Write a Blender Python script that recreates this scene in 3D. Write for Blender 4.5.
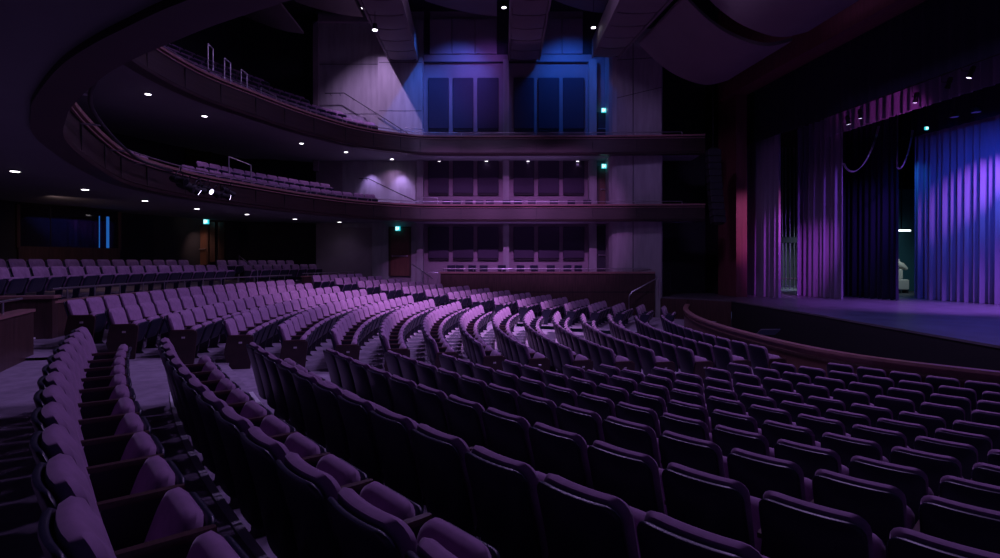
import bpy, math, random
from mathutils import Vector, Matrix
random.seed(7)
for _o in list(bpy.data.objects): bpy.data.objects.remove(_o)
S = bpy.context.scene
COL = S.collection
EZ = 1.80                        # eye height over the rear of the stalls; heights below are given from the eye, then raised by EZ
FPX, HY = 567.0, 261.7
# ------------------------------------------------------------------ camera, world, lights, exposure
cd = bpy.data.cameras.new('camera'); cam = bpy.data.objects.new('camera', cd); COL.objects.link(cam)
cd.sensor_width = 36.0; cd.lens = 36.0 * FPX / 1000.0; cd.shift_y = -(279.0 - HY) / 1000.0
cd.clip_start = 0.05; cd.clip_end = 200
cam.location = (0, 0, EZ); cam.rotation_euler = (math.pi / 2, 0, 0); S.camera = cam
S.view_settings.view_transform = 'Standard'; S.view_settings.look = 'None'
S.view_settings.exposure = 0.27; S.view_settings.gamma = 1.0; S.view_settings.use_curve_mapping = False
W = bpy.data.worlds.new('world'); S.world = W; W.use_nodes = True
W.node_tree.nodes['Background'].inputs[0].default_value = (0.12, 0.16, 0.46, 1)
W.node_tree.nodes['Background'].inputs[1].default_value = 0.115

def area(name, loc, tgt, size, power, color, sizey=None):
    d = bpy.data.lights.new(name, 'AREA'); d.size = size; d.energy = power; d.color = color
    if sizey: d.shape = 'RECTANGLE'; d.size_y = sizey
    o = bpy.data.objects.new(name, d); COL.objects.link(o); o.location = (loc[0], loc[1], loc[2] + EZ)
    v = Vector((tgt[0], tgt[1], tgt[2] + EZ)) - o.location
    o.rotation_euler = v.to_track_quat('-Z', 'Y').to_euler(); return o
def spot(name, loc, tgt, power, color, angle=40, blend=0.6, size=0.1):
    d = bpy.data.lights.new(name, 'SPOT'); d.energy = power; d.color = color
    d.spot_size = math.radians(angle); d.spot_blend = blend; d.shadow_soft_size = size
    o = bpy.data.objects.new(name, d); COL.objects.link(o); o.location = (loc[0], loc[1], loc[2] + EZ)
    v = Vector((tgt[0], tgt[1], tgt[2] + EZ)) - o.location
    o.rotation_euler = v.to_track_quat('-Z', 'Y').to_euler(); return o
LAV = (0.80, 0.43, 1.0); LVB = (0.60, 0.38, 1.0); VIO = (0.42, 0.16, 1.0); BLU = (0.03, 0.16, 1.0); MAG = (0.85, 0.12, 0.85)
spot('house_light', (6.2, 19.0, 9.6), (-1.2, 21.0, -1.6), 10500, LAV, 54, 1.0, 0.5)
spot('house_light', (5.6, 12.5, 9.8), (-4.8, 12.5, -1.6), 1200, LVB, 50, 1.0, 0.5)
area('house_light', (5.2, 10.5, 9.6), (2.6, 9.0, -2), 2.0, 340, LVB)
area('house_light', (0.5, 18.0, 12.0), (0.5, 18.0, -2), 2.6, 520, LVB)
for _x in (-3.0, -0.6, 1.8, 3.9):
    spot('box_light', (_x * .6, 16.0, 10.6), (_x, 31.5, 1.2), 2200, (0.70, 0.24, 0.95), 25, 0.6, 0.2)
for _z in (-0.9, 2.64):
    _l = area('box_soffit_fill', (0.2, 29.95, _z), (0.2, 29.95, 6.0), 7.6, 9, (0.62, 0.30, 1.0), 0.08); _l.data.spread = math.radians(75)  # unseen fill added behind each box parapet to lift the soffit
spot('booth_apron_fill', (-14.6, 18.2, 2.0), (-14.9, 21.2, 0.2), 40, (1.0, .6, .6), 120, .9, .05)  # added spot, brightens the wood apron below the booth window
spot('pier_light', (-6.75, 27.3, 12.3), (-6.2, 31.2, 7.2), 900, (0.68, 0.42, 0.95), 86, 0.9, 0.05)
spot('pier_light', (-3.15, 27.4, 12.2), (-4.4, 31.2, 7.6), 560, (0.04, 0.17, 1.0), 70, 0.8, 0.05)
spot('wall_wash', (3.3, 28.4, 12.1), (3.9, 31.6, 9.6), 430, (0.02, 0.16, 1.0), 92, 0.9, 0.2)
spot('wall_wash', (-1.6, 28.6, 12.4), (-2.4, 31.6, 9.6), 420, (0.10, 0.16, 1.0), 80, 0.9, 0.2)
spot('wall_wash', (0.5, 22.0, 11.5), (-0.6, 31.6, 9.8), 1300, (0.40, 0.14, 1.0), 32, 0.9, 0.3)
spot('wall_wash', (4.5, 22.0, 9.0), (6.9, 30.0, 5.5), 160, (0.45, 0.24, 0.9), 44, 0.9, 0.3)
# stage
spot('stage_wash', (19.7, 28.4, 5.7), (20.95, 28.2, 1.2), 330, (0.02, 0.24, 0.85), 95, 1.0, 0.05)
spot('stage_wash', (19.5, 20.5, 5.6), (21.3, 25.5, 3.2), 2100, (0.46, 0.15, 1.0), 27, 1.0, 0.05)
spot('stage_wash', (19.9, 18.3, 5.6), (21.8, 23.2, 3.2), 2300, (0.15, 0.20, 1.0), 34, 1.0, 0.05)
spot('stage_wash', (17.0, 19.5, 5.7), (21.4, 25.6, 2.6), 1500, (0.03, 0.10, 1.0), 60, 1.0, 0.1)
spot('leg_light', (14.45, 21.9, 5.0), (14.9, 28.6, 1.0), 2700, (0.60, 0.11, 0.95), 33, 0.9, 0.1)
spot('leg_light', (16.95, 21.7, 5.4), (16.75, 28.6, 2.0), 1400, (0.33, 0.11, 1.0), 46, 0.9, 0.1)
spot('pillar_light', (20.0, 18.0, 5.0), (12.8, 29.8, 1.8), 3200, (0.95, 0.18, 0.6), 17, 0.9, 0.1)
spot('border_light', (14.9, 18.5, 4.6), (16.4, 24.2, 6.6), 300, MAG, 24, 0.8, 0.2)
spot('stage_floor_light', (14.5, 16.5, 6.1), (12.5, 17.5, -1.85), 900, (0.06, 0.12, 1.0), 80, 0.9, 0.2)
spot('stage_floor_light', (20.2, 20.0, 5.9), (18.0, 23.2, -1.85), 6500, (0.38, 0.14, 1.0), 66, 0.9, 0.2)
spot('wing_light', (24.0, 36.6, 4.5), (20.4, 38.2, -0.5), 2600, (0.6, 0.78, 1.0), 56, 0.8, 0.2)

# ------------------------------------------------------------------ helpers
def A_(u, v): return (0.993 * u - 0.12 * v, 0.12 * u + 0.993 * v)         # house axes: u towards the stage, v across
def px(x, y, Y): return ((x - 500.0) / FPX * Y, Y, -(y - HY) / FPX * Y)     # a sight line met at depth Y
MATS = {}
def mat(name, color, rough=0.6, metal=0.0, emit=None, es=0.0, noise=0.0, nscale=20.0, nstretch=(1, 1, 1), bump=0.0, sheen=0.0, alpha=None, spec=0.5):
    m = bpy.data.materials.new(name); m.use_nodes = True; nt = m.node_tree; b = nt.nodes['Principled BSDF']
    b.inputs['Base Color'].default_value = (*color, 1); b.inputs['Roughness'].default_value = rough; b.inputs['Metallic'].default_value = metal
    b.inputs['Specular IOR Level'].default_value = spec
    if sheen: b.inputs['Sheen Weight'].default_value = sheen; b.inputs['Sheen Roughness'].default_value = 0.4
    if emit: b.inputs['Emission Color'].default_value = (*emit, 1); b.inputs['Emission Strength'].default_value = es
    if noise or bump:
        tc = nt.nodes.new('ShaderNodeTexCoord'); mp = nt.nodes.new('ShaderNodeMapping'); mp.inputs['Scale'].default_value = nstretch
        nz = nt.nodes.new('ShaderNodeTexNoise'); nz.inputs['Scale'].default_value = nscale; nz.inputs['Detail'].default_value = 5
        nt.links.new(tc.outputs['Object'], mp.inputs[0]); nt.links.new(mp.outputs[0], nz.inputs['Vector'])
        if noise:
            rp = nt.nodes.new('ShaderNodeValToRGB'); rp.color_ramp.elements[0].position = 0.3; rp.color_ramp.elements[1].position = 0.7
            rp.color_ramp.elements[0].color = (*[c * (1 - noise) for c in color], 1); rp.color_ramp.elements[1].color = (*[min(1, c * (1 + noise)) for c in color], 1)
            nt.links.new(nz.outputs['Fac'], rp.inputs[0]); nt.links.new(rp.outputs[0], b.inputs['Base Color'])
        if bump:
            bp = nt.nodes.new('ShaderNodeBump'); bp.inputs['Strength'].default_value = bump; bp.inputs['Distance'].default_value = 0.02
            nt.links.new(nz.outputs['Fac'], bp.inputs['Height']); nt.links.new(bp.outputs[0], b.inputs['Normal'])
    MATS[name] = m; return m
FAB = mat('seat_velvet', (0.34, 0.20, 0.35), 0.85, noise=0.18, nscale=9, sheen=0.25, spec=0.2)
SHELL = mat('seat_shell', (0.020, 0.022, 0.045), 0.38)
STEEL = mat('seat_standard', (0.03, 0.028, 0.04), 0.5)
ARMW = mat('arm_wood', (0.075, 0.038, 0.038), 0.35, noise=0.25, nscale=14, nstretch=(1, 8, 8))
WOOD = mat('dark_wood', (0.065, 0.036, 0.032), 0.42, noise=0.35, nscale=3.0, nstretch=(6, 6, 0.5))
WOODH = mat('fascia_wood', (0.030, 0.016, 0.015), 0.45, noise=0.3, nscale=2.0, nstretch=(0.6, 0.6, 9))
CAPW = mat('cap_wood', (0.30, 0.16, 0.15), 0.35, noise=0.15, nscale=6)
DOORW = mat('door_wood', (0.14, 0.065, 0.045), 0.4, noise=0.2, nscale=3, nstretch=(5, 5, 0.6))
CONC = mat('concrete', (0.34, 0.33, 0.35), 0.85, noise=0.15, nscale=1.6, nstretch=(2.6, 2.6, 0.4), bump=0.15)
PAINT = mat('wall_paint', (0.27, 0.22, 0.26), 0.8, noise=0.06, nscale=2)
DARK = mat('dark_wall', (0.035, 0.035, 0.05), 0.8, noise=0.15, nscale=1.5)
CEIL = mat('ceiling_black', (0.02, 0.02, 0.028), 0.9)
SOFF = mat('soffit_plaster', (0.24, 0.26, 0.27), 0.85, noise=0.04, nscale=1)
CLOUD = mat('cloud_panel', (0.19, 0.16, 0.16), 0.7, noise=0.06, nscale=1)
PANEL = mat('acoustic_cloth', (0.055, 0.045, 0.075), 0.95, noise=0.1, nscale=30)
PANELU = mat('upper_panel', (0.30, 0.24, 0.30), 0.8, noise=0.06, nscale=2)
CARP = mat('carpet', (0.32, 0.27, 0.36), 0.95, noise=0.22, nscale=5, bump=0.2)
NOSE = mat('step_nosing', (0.85, 0.85, 0.9), 0.4)
ENDW = mat('end_panel_wood', (0.05, 0.028, 0.028), 0.4, noise=0.2, nscale=6)
PITW = mat('pit_wood', (0.13, 0.062, 0.052), 0.4, noise=0.15, nscale=4)
METAL = mat('rail_metal', (0.55, 0.52, 0.58), 0.3, metal=0.9)
DMETAL = mat('dark_metal', (0.05, 0.05, 0.06), 0.45, metal=0.5)
BLACK = mat('black_paint', (0.012, 0.012, 0.015), 0.7)
STAGEF = mat('stage_floor', (0.11, 0.105, 0.12), 0.38, noise=0.25, nscale=1.2)
CURT = mat('curtain_velvet', (0.24, 0.19, 0.30), 0.9, noise=0.1, nscale=6, nstretch=(1, 1, 0.1), sheen=0.3, spec=0.1)
CURTB = mat('black_curtain', (0.022, 0.022, 0.045), 0.95, sheen=0.1, spec=0.1)
PROSC = mat('proscenium_wood', (0.16, 0.05, 0.06), 0.5, noise=0.2, nscale=2, nstretch=(5, 5, 0.4))
LAMP = mat('lamp_glow', (1, 1, 1), 0.5, emit=(0.93, 0.86, 1.0), es=5.0)
LAMPS = mat('stage_lamp_glow', (1, 1, 1), 0.5, emit=(0.72, 0.62, 1.0), es=4.0)
FLUO = mat('tube_glow', (1, 1, 1), 0.5, emit=(0.8, 0.95, 1.0), es=3.0)
EXG = mat('exit_green', (0.0, 0.3, 0.3), 0.5, emit=(0.03, 0.62, 0.72), es=0.9)
EXW = mat('exit_white', (0.9, 1, 1), 0.5, emit=(0.75, 1.0, 1.0), es=1.0)
WHITE = mat('white_paint', (0.7, 0.68, 0.6), 0.5)
GLASS = mat('booth_glass', (0.01, 0.01, 0.015), 0.05)
BLUEG = mat('booth_blue_reflection', (0.02, 0.05, 0.2), 0.4, emit=(0.02, 0.16, 0.62), es=0.5)  # glowing blue, paints a reflection onto the booth glass
PLAQ = mat('plaque', (0.75, 0.7, 0.75), 0.35, metal=0.3)
TEAL = mat('wing_wall', (0.05, 0.20, 0.26), 0.8)

class M:
    def __init__(s): s.v = []; s.f = []
    def add(s, vs, fs):
        b = len(s.v); s.v += [tuple(p) for p in vs]; s.f += [tuple(i + b for i in f) for f in fs]; return s
    def box(s, c, d, mtx=None, bev=0.0):
        x, y, z = d[0] / 2, d[1] / 2, d[2] / 2
        if bev:
            b = min(bev, x * .9, y * .9, z * .9); vs = []; 
            prof = [(x - b, y), (-(x - b), y), (-x, y - b), (-x, -(y - b)), (-(x - b), -y), (x - b, -y), (x, -(y - b)), (x, y - b)]
            for zz, k in ((-z, b), (-z + b, 0), (z - b, 0), (z, b)):
                for (px_, py_) in prof: vs.append((px_ - math.copysign(min(k, abs(px_)), px_), py_ - math.copysign(min(k, abs(py_)), py_), zz))
            fs = [tuple(reversed(range(8)))[::-1][::-1], tuple(range(24, 32))]
            for r in range(3):
                for i in range(8): fs.append((r * 8 + i, r * 8 + (i + 1) % 8, r * 8 + 8 + (i + 1) % 8, r * 8 + 8 + i))
        else:
            vs = [(a, b_, c_) for c_ in (-z, z) for (a, b_) in ((-x, -y), (x, -y), (x, y), (-x, y))]
            fs = [(3, 2, 1, 0), (4, 5, 6, 7), (0, 1, 5, 4), (1, 2, 6, 5), (2, 3, 7, 6), (3, 0, 4, 7)]
        out = []
        for p in vs:
            q = Vector(p)
            if mtx is not None: q = mtx @ q
            out.append(q + Vector(c))
        return s.add(out, fs)
    def span(s, a, b):       # axis box between two corners
        return s.box([(a[i] + b[i]) / 2 for i in range(3)], [abs(a[i] - b[i]) for i in range(3)])
    def tube(s, pts, r, n=8, closed=False):
        pts = [Vector(p) for p in pts]; rings = []
        for i, p in enumerate(pts):
            t = (pts[min(i + 1, len(pts) - 1)] - pts[max(i - 1, 0)]); t = t.normalized() if t.length > 1e-9 else Vector((0, 0, 1))
            up = Vector((0, 0, 1)) if abs(t.z) < 0.95 else Vector((1, 0, 0))
            a = t.cross(up).normalized(); b = a.cross(t)
            rr = r[i] if isinstance(r, (list, tuple)) else r
            rings.append([p + a * math.cos(k * 2 * math.pi / n) * rr + b * math.sin(k * 2 * math.pi / n) * rr for k in range(n)])
        vs = [q for rg in rings for q in rg]; fs = []
        for i in range(len(pts) - 1):
            for k in range(n): fs.append((i * n + k, i * n + (k + 1) % n, (i + 1) * n + (k + 1) % n, (i + 1) * n + k))
        fs.append(tuple(range(n))[::-1]); fs.append(tuple((len(pts) - 1) * n + k for k in range(n)))
        return s.add(vs, fs)
    def strip(s, prof, path_fn, n):      # prof: list of (offset, z) closed; path_fn(i, off) -> xy
        m = len(prof); vs = []
        for i in range(n):
            for (o, z) in prof:
                x, y = path_fn(i, o); vs.append((x, y, z))
        fs = []
        for i in range(n - 1):
            for k in range(m): fs.append((i * m + k, i * m + (k + 1) % m, (i + 1) * m + (k + 1) % m, (i + 1) * m + k))
        fs.append(tuple(range(m))[::-1]); fs.append(tuple((n - 1) * m + k for k in range(m)))
        return s.add(vs, fs)
    def prism(s, poly, z0, z1):
        n = len(poly)
        return s.add([(p[0], p[1], z0) for p in poly] + [(p[0], p[1], z1) for p in poly],
                     [tuple(range(n))[::-1], tuple(range(n, 2 * n))] + [(i, (i + 1) % n, n + (i + 1) % n, n + i) for i in range(n)])
    def mesh(s, name, m, smooth=None):
        me = bpy.data.meshes.new(name); me.from_pydata(s.v, [], s.f); me.materials.append(m)
        import bmesh
        bm = bmesh.new(); bm.from_mesh(me); bmesh.ops.recalc_face_normals(bm, faces=bm.faces); bm.to_mesh(me); bm.free()
        if smooth:
            me.polygons.foreach_set('use_smooth', [True] * len(me.polygons)); me.set_sharp_from_angle(angle=math.radians(smooth))
        me.update(); return me
    def obj(s, name, m, parent=None, smooth=None, raise_=True):
        if raise_ and parent is None: s.v = [(p[0], p[1], p[2] + EZ) for p in s.v]
        o = bpy.data.objects.new(name, s.mesh(name, m, smooth)); COL.objects.link(o); o.parent = parent; return o
def tag(o, label=None, cat=None, group=None, kind=None):
    if label: o['label'] = label
    if cat: o['category'] = cat
    if group: o['group'] = group
    if kind: o['kind'] = kind
    return o
def struct(name, m, mt, smooth=None): return tag(m.obj(name, mt, None, smooth), kind='structure')
def thing(name, loc, label, cat, group=None, rz=0.0):
    o = bpy.data.objects.new(name, None); COL.objects.link(o); o.empty_display_size = 0.2
    o.location = (loc[0], loc[1], loc[2] + EZ); o.rotation_euler = (0, 0, rz); return tag(o, label, cat, group)
def catmull(P, per=8):
    out = []
    for i in range(len(P) - 1):
        p0, p1, p2, p3 = P[max(i - 1, 0)], P[i], P[i + 1], P[min(i + 2, len(P) - 1)]
        for k in range(per):
            t = k / per
            out.append(tuple(0.5 * (2 * p1[j] + (p2[j] - p0[j]) * t + (2 * p0[j] - 5 * p1[j] + 4 * p2[j] - p3[j]) * t * t + (-p0[j] + 3 * p1[j] - 3 * p2[j] + p3[j]) * t ** 3) for j in range(len(p1))))
    out.append(tuple(P[-1])); return out
def normals(P):
    N = []
    for i in range(len(P)):
        a, b = P[max(i - 1, 0)], P[min(i + 1, len(P) - 1)]; t = Vector((b[0] - a[0], b[1] - a[1])).normalized(); N.append((t.y, -t.x))
    return N
ORD = 'zeroth first second third fourth fifth sixth seventh eighth ninth tenth eleventh twelfth thirteenth fourteenth fifteenth sixteenth seventeenth eighteenth nineteenth twentieth'.split()
def ordn(n): return ORD[n] if n < len(ORD) else 'twenty-' + ORD[n - 20]

# ------------------------------------------------------------------ seating plan
NC = (23.651, 23.964); NW = 0.56
NR = {1: 33.52, 2: 32.548, 3: 31.6, 4: 30.62, 5: 29.65, 6: 28.62, 7: 27.67, 8: 26.68, 9: 25.71, 10: 24.76, 11: 23.82, 12: 22.80, 13: 21.86, 14: 20.89}
NP = {1: .553, 2: .5525, 3: .558, 4: .5555, 5: .546, 6: .536, 7: .551, 8: .564, 9: .557, 10: .573, 11: .592, 12: .582, 13: .598, 14: .628}
NR[1] = 33.40; NP[1] = .535
NP[2] = .659 - 6 * NW / NR[2]; NP[4] = .646 - 5 * NW / NR[4]
NT = {1: -.785, 2: -.897, 3: -1.011, 4: -1.174, 5: -1.322, 6: -1.495, 7: -1.619, 8: -1.739, 9: -1.854, 10: -1.94, 11: -1.97, 12: -2.02, 13: -2.045, 14: -2.067}
CC = (22.578, 17.761); CW = 0.711
def CR(t): return 30.628 - .9856 * t
CT = [-.86, -.99, -1.115, -1.24, -1.36, -1.475, -1.58, -1.69, -1.78, -1.86, -1.925, -1.975, -2.005, -2.02, -2.02]
def ctop(t): return -.74 if t < 0 else CT[t]
def cnear(t): return .2445 + .001 * t
def cfar(t): return -.188 - .004 * t
SH = 0.92                        # seat top above its floor
FUP = 0.14                       # the side block lies a little higher
def pol(c, R, a): return (c[0] - R * math.cos(a), c[1] - R * math.sin(a))

# ------------------------------------------------------------------ floor: curved terraces
def terraces(rows, c, a0, a1, n, extra_back, extra_front):
    """rows: list of (R of back top, floor z) from the rear to the front -> list of (R, z) break points"""
    bp = [(rows[0][0] + extra_back, rows[0][1])]
    for i in range(len(rows) - 1):
        e = rows[i + 1][0] - 0.08
        bp += [(e, rows[i][1]), (e, rows[i + 1][1])]
    bp.append((rows[-1][0] - extra_front, rows[-1][1]))
    m = M(); vs = []; fs = []; k = len(bp)
    for j in range(n + 1):
        a = a0 + (a1 - a0) * j / n
        for (R, z) in bp: vs.append((*pol(c, R, a), z))
    for j in range(n):
        for i in range(k - 1): fs.append((j * k + i, j * k + i + 1, (j + 1) * k + i + 1, (j + 1) * k + i))
    return m.add(vs, fs), bp
rowsN = [(NR[k], NT[k] - SH) for k in range(1, 15)]
mN, bpN = terraces(rowsN, NC, .535, 1.12, 40, 2.6, 1.2)
rowsC = [(CR(t), ctop(t) - SH) for t in range(-1, 15)]
mC, bpC = terraces(rowsC, CC, -.262, .2545, 48, 1.6, 1.6)
rowsF = [(CR(t), ctop(t) - SH + FUP) for t in range(-1, 15)]
mF, bpF = terraces(rowsF, CC, -.62, -.262, 20, 1.6, 1.6)
floor = M(); floor.add(mN.v, mN.f); floor.add(mC.v, mC.f); floor.add(mF.v, mF.f)
# aisle between the near and the centre block: strip by strip between the two terrace edges
ea = [(*pol(NC, R, .535), z) for R, z in bpN]; eb = [(*pol(CC, R, .2545), z) for R, z in bpC[2:]]
def resample(L, n):
    d = [0]
    for i in range(1, len(L)): d.append(d[-1] + math.dist(L[i][:2], L[i - 1][:2]) + 1e-6)
    out = []
    for k in range(n):
        s = d[-1] * k / (n - 1); i = max(j for j in range(len(d)) if d[j] <= s + 1e-9); i = min(i, len(L) - 2)
        t = (s - d[i]) / max(d[i + 1] - d[i], 1e-9); out.append(tuple(L[i][q] + (L[i + 1][q] - L[i][q]) * t for q in range(3)))
    return out
ea = ea[:len(eb)] + []; nA = min(len(ea), len(eb)); ea = ea[:nA]; eb = eb[:nA]
floor.add(ea + eb, [(i, i + 1, nA + i + 1, nA + i) for i in range(nA - 1)])
floor_m = floor
# cross-over behind both blocks and the ground under everything
zb = NT[1] - SH
floor_m.add([(*pol(NC, 36.2, .535), zb), (*pol(NC, 33.7, .535), zb), (*pol(CC, 30.9, .2545), zb), (*pol(CC, 33.2, .2545), zb), (*pol(CC, 36.5, .18), zb + .12), (*pol(NC, 39, .52), zb + .1)], [(0, 1, 2, 3), (0, 3, 4, 5)])
struct('floor', floor_m, CARP)
g = M(); g.span((-40, -30, -6.2), (60, 60, -6.0)); struct('floor_below', g, BLACK)
# pale nosings on the rear steps
m = M()
for k, a0, a1 in ((2, .536, .80), (3, .536, .80)):
    R = NR[k] - 0.08; z = NT[k - 1] - SH; n = 40
    m.strip([(-.02, z + .004), (.035, z + .004), (.035, z + .012), (-.02, z + .012)], lambda i, o, R=R, a0=a0, a1=a1, n=n: pol(NC, R + o, a0 + (a1 - a0) * i / (n - 1)), n)
struct('trim_1', m, NOSE)

# ------------------------------------------------------------------ theatre seat
def rrect(w, h, r, n=4):
    pts = []
    for cx, cz, a0 in ((w / 2 - r, h / 2 - r, 0), (-w / 2 + r, h / 2 - r, 90), (-w / 2 + r, -h / 2 + r, 180), (w / 2 - r, -h / 2 + r, 270)):
        for k in range(n + 1):
            a = math.radians(a0 + 90 * k / n); pts.append((cx + r * math.cos(a), cz + r * math.sin(a)))
    out = []; q = 5 if n > 2 else 2
    for i in range(len(pts)):
        a, b = pts[i], pts[(i + 1) % len(pts)]; out.append(a)
        if math.dist(a, b) > .12:
            for k in range(1, q): out.append((a[0] + (b[0] - a[0]) * k / q, a[1] + (b[1] - a[1]) * k / q))
    return out
def pillow(w, h, t, r, edge, deform, n=4, crown=0.0, rings=4):
    """rounded slab in the x-z plane, thickness along y; deform moves every point"""
    vs = []; fs = []; e = min(edge, t / 2)
    prof = [(0.55, -t / 2 - 0), (e * 1.0, -t / 2)]
    for k in range(1, rings): a = math.pi * k / rings; prof.append((e * (1 - math.sin(a)), -t / 2 * math.cos(a)))
    prof += [(e * 1.0, t / 2), (0.30, t / 2 + crown * .7), (0.62, t / 2 + crown)]
    base = rrect(w, h, r, n); m = len(base)
    for q, (ins, y) in enumerate(prof):
        rel = (q == 0 or q >= len(prof) - 2)
        for (x, z) in base:
            if rel: x2, z2 = x * (1 - ins), z * (1 - ins)
            else:
                x2 = x * (1 - ins / (w / 2)); z2 = z * (1 - ins / (h / 2))
            vs.append(deform(x2, y, z2))
    for q in range(len(prof) - 1):
        for i in range(m): fs.append((q * m + i, q * m + (i + 1) % m, (q + 1) * m + (i + 1) % m, (q + 1) * m + i))
    fs.append(tuple(range(m))[::-1]); fs.append(tuple((len(prof) - 1) * m + i for i in range(m)))
    return M().add(vs, fs)
def seat_meshes(w, n=4, rings=4):
    bw = w * (0.885 if w < .6 else .85)
    def dback(x, y, z):           # z from -.28 to .28 about .64
        Z = z + 0.635; c = 1 - (2 * x / bw) ** 2
        lean = -(Z - .36) * 0.215 - max(0, Z - .62) * .06
        return (x * (0.95 + 0.05 * (Z - .36) / .56), y + lean - .035 * c + .02, Z)
    def dshell(x, y, z):
        Z = z + 0.572; c = 1 - (2 * x / bw) ** 2
        lean = -(Z - .36) * 0.215 - max(0, Z - .62) * .06
        return (x, y + lean - .035 * c - .045, Z)
    t0 = math.radians(20)
    def dcush(x, y, z):           # folded up
        return (x, .225 + y * math.cos(t0) + z * math.sin(t0), .475 + z * math.cos(t0) - y * math.sin(t0))
    def dpan(x, y, z):
        return (x, .292 + y * math.cos(t0) + z * math.sin(t0), .452 + z * math.cos(t0) - y * math.sin(t0))
    R = {}
    R['backrest'] = (pillow(bw, .57, .085, .075, .042, dback, n, .030, rings), FAB, 50)
    R['back_shell'] = (pillow(bw * .985, .65, .034, .07, .016, dshell, n, 0, rings), SHELL, 50)
    R['seat_cushion'] = (pillow(w * .80, .44, .105, .09, .052, dcush, n, .02, rings), FAB, 50)
    R['seat_pan'] = (pillow(w * .76, .40, .035, .06, .015, dpan, n, 0, rings), SHELL, 50)
    a = M()
    prof = [(-.06, .0), (-.03, .022), (.10, .026), (.26, .026), (.33, .022), (.345, .006)]
    vs = []; 
    for (y, hw) in prof:
        hw2 = max(hw, .012)
        for (xx, zz) in ((-hw2, .618), (hw2, .618), (hw2, .636), (hw2 * .8, .645), (-hw2 * .8, .645), (-hw2, .636)): vs.append((w / 2 + xx, y, zz))
    fs = [(i * 6 + k, i * 6 + (k + 1) % 6, i * 6 + 6 + (k + 1) % 6, i * 6 + 6 + k) for i in range(5) for k in range(6)] + [(5, 4, 3, 2, 1, 0), tuple(range(30, 36))]
    a.add(vs, fs); R['armrest'] = (a, ARMW, 35)
    s_ = M(); yz = [(-.06, .36), (.02, .617), (.33, .617), (.35, .58), (.27, .42), (.20, .05), (.25, 0), (.0, 0), (.04, .05), (.06, .30)]
    for sx in (1,):
        n_ = len(yz); vs = [(w / 2 + q, y, z) for q in (-.014, .014) for (y, z) in yz]
        s_.add(vs, [tuple(range(n_)), tuple(range(n_, 2 * n_))[::-1]] + [(i, (i + 1) % n_, n_ + (i + 1) % n_, n_ + i) for i in range(n_)])
    R['arm_standard'] = (s_, STEEL, None)
    p = M(); yz = [(-.13, .30), (-.07, .617), (.38, .617), (.39, .56), (.33, .0), (-.04, .0)]
    n_ = len(yz); vs = [(w / 2 + q, y, z) for q in (-.02, .022) for (y, z) in yz]
    p.add(vs, [tuple(range(n_)), tuple(range(n_, 2 * n_))[::-1]] + [(i, (i + 1) % n_, n_ + (i + 1) % n_, n_ + i) for i in range(n_)])
    R['end_panel'] = (p, ENDW, None)
    q = M(); q.box((w / 2 + .025, .16, .50), (.006, .06, .034), bev=.002); R['row_plaque'] = (q, PLAQ, None)
    return R
PROTO = {}
for key, w in (('near', NW), ('wide', CW)):
    PROTO[key] = {k: v[0].mesh(k, v[1], v[2]) for k, v in seat_meshes(w).items()}
LOW = {k: v for k, v in seat_meshes(CW, 2, 2).items()}

seats = []      # (kind, x, y, z, rz, dist, label, group, end)
def see(x, y, z):
    return (500 + FPX * x / y, HY - FPX * z / y) if y > .3 else (1e9, 1e9)
for k in range(1, 15):
    R = NR[k] - .12; row = 15 - k; first = True; n = 0
    while True:
        a = NP[k] + .245 / NR[k] + n * NW / NR[k]; x, y = pol(NC, R, a); z = NT[k] - SH
        X, Yp = see(x, y, z + .75)
        if y < .95 or X > 1090 or n > 24: break
        lab = 'purple velvet theatre seat, %s from the aisle, %s row from the pit, near side block' % (ordn(n + 1), ordn(row))
        seats.append(['near', x, y, z, a - math.pi / 2, math.hypot(x, y), lab, 'near side block, %s row from the pit' % ordn(row), 0, X, Yp]); n += 1
for t in range(-1, 15):
    R = CR(t) - .12; row = 15 - t; n = 0; L = []
    while True:
        a = cnear(t) - .5 * CW / CR(t) - n * CW / CR(t) + .1 * CW / CR(t)
        if a - .42 * CW / CR(t) < cfar(t): break
        if t < 0 and n == 0: n = 1; continue
        x, y = pol(CC, R, a); z = ctop(t) - SH
        lab = 'purple velvet theatre seat, %s from the near aisle, %s row from the pit, centre block' % (ordn(n + (0 if t < 0 else 1)), ordn(row))
        X, Yp = see(x, y, z + .75)
        L.append(['wide', x, y, z, a - math.pi / 2, math.hypot(x, y), lab, 'centre block, %s row from the pit' % ordn(row), 1 if (n == 0 or (t < 0 and n == 1)) else 0, X, Yp]); n += 1
    seats += L
    # side block beyond the far aisle, up to the side wall
    n = 0
    while True:
        a = cfar(t) - (1.3 + CW * .5) / CR(t) - n * CW / CR(t); x, y = pol(CC, R, a); z = ctop(t) - SH + FUP
        if y > 28.75 - max(0, t - 8) * 0.70 or n > 8: break
        lab = 'purple velvet theatre seat, %s beyond the far aisle, %s row from the pit, far block' % (ordn(n + 1), ordn(row))
        X, Yp = see(x, y, z + .75)
        seats.append(['wide', x, y, z, a - math.pi / 2, math.hypot(x, y), lab, 'far side block, %s row from the pit' % ordn(row), 1 if n == 0 else 0, X, Yp]); n += 1
seats.sort(key=lambda s: s[5])
inview = [s for s in seats if -60 < s[9] < 1060]
single = inview[:300]; ids = set(id(s) for s in single)
crowd = [s for s in inview[300:]]
root0 = {}
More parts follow.
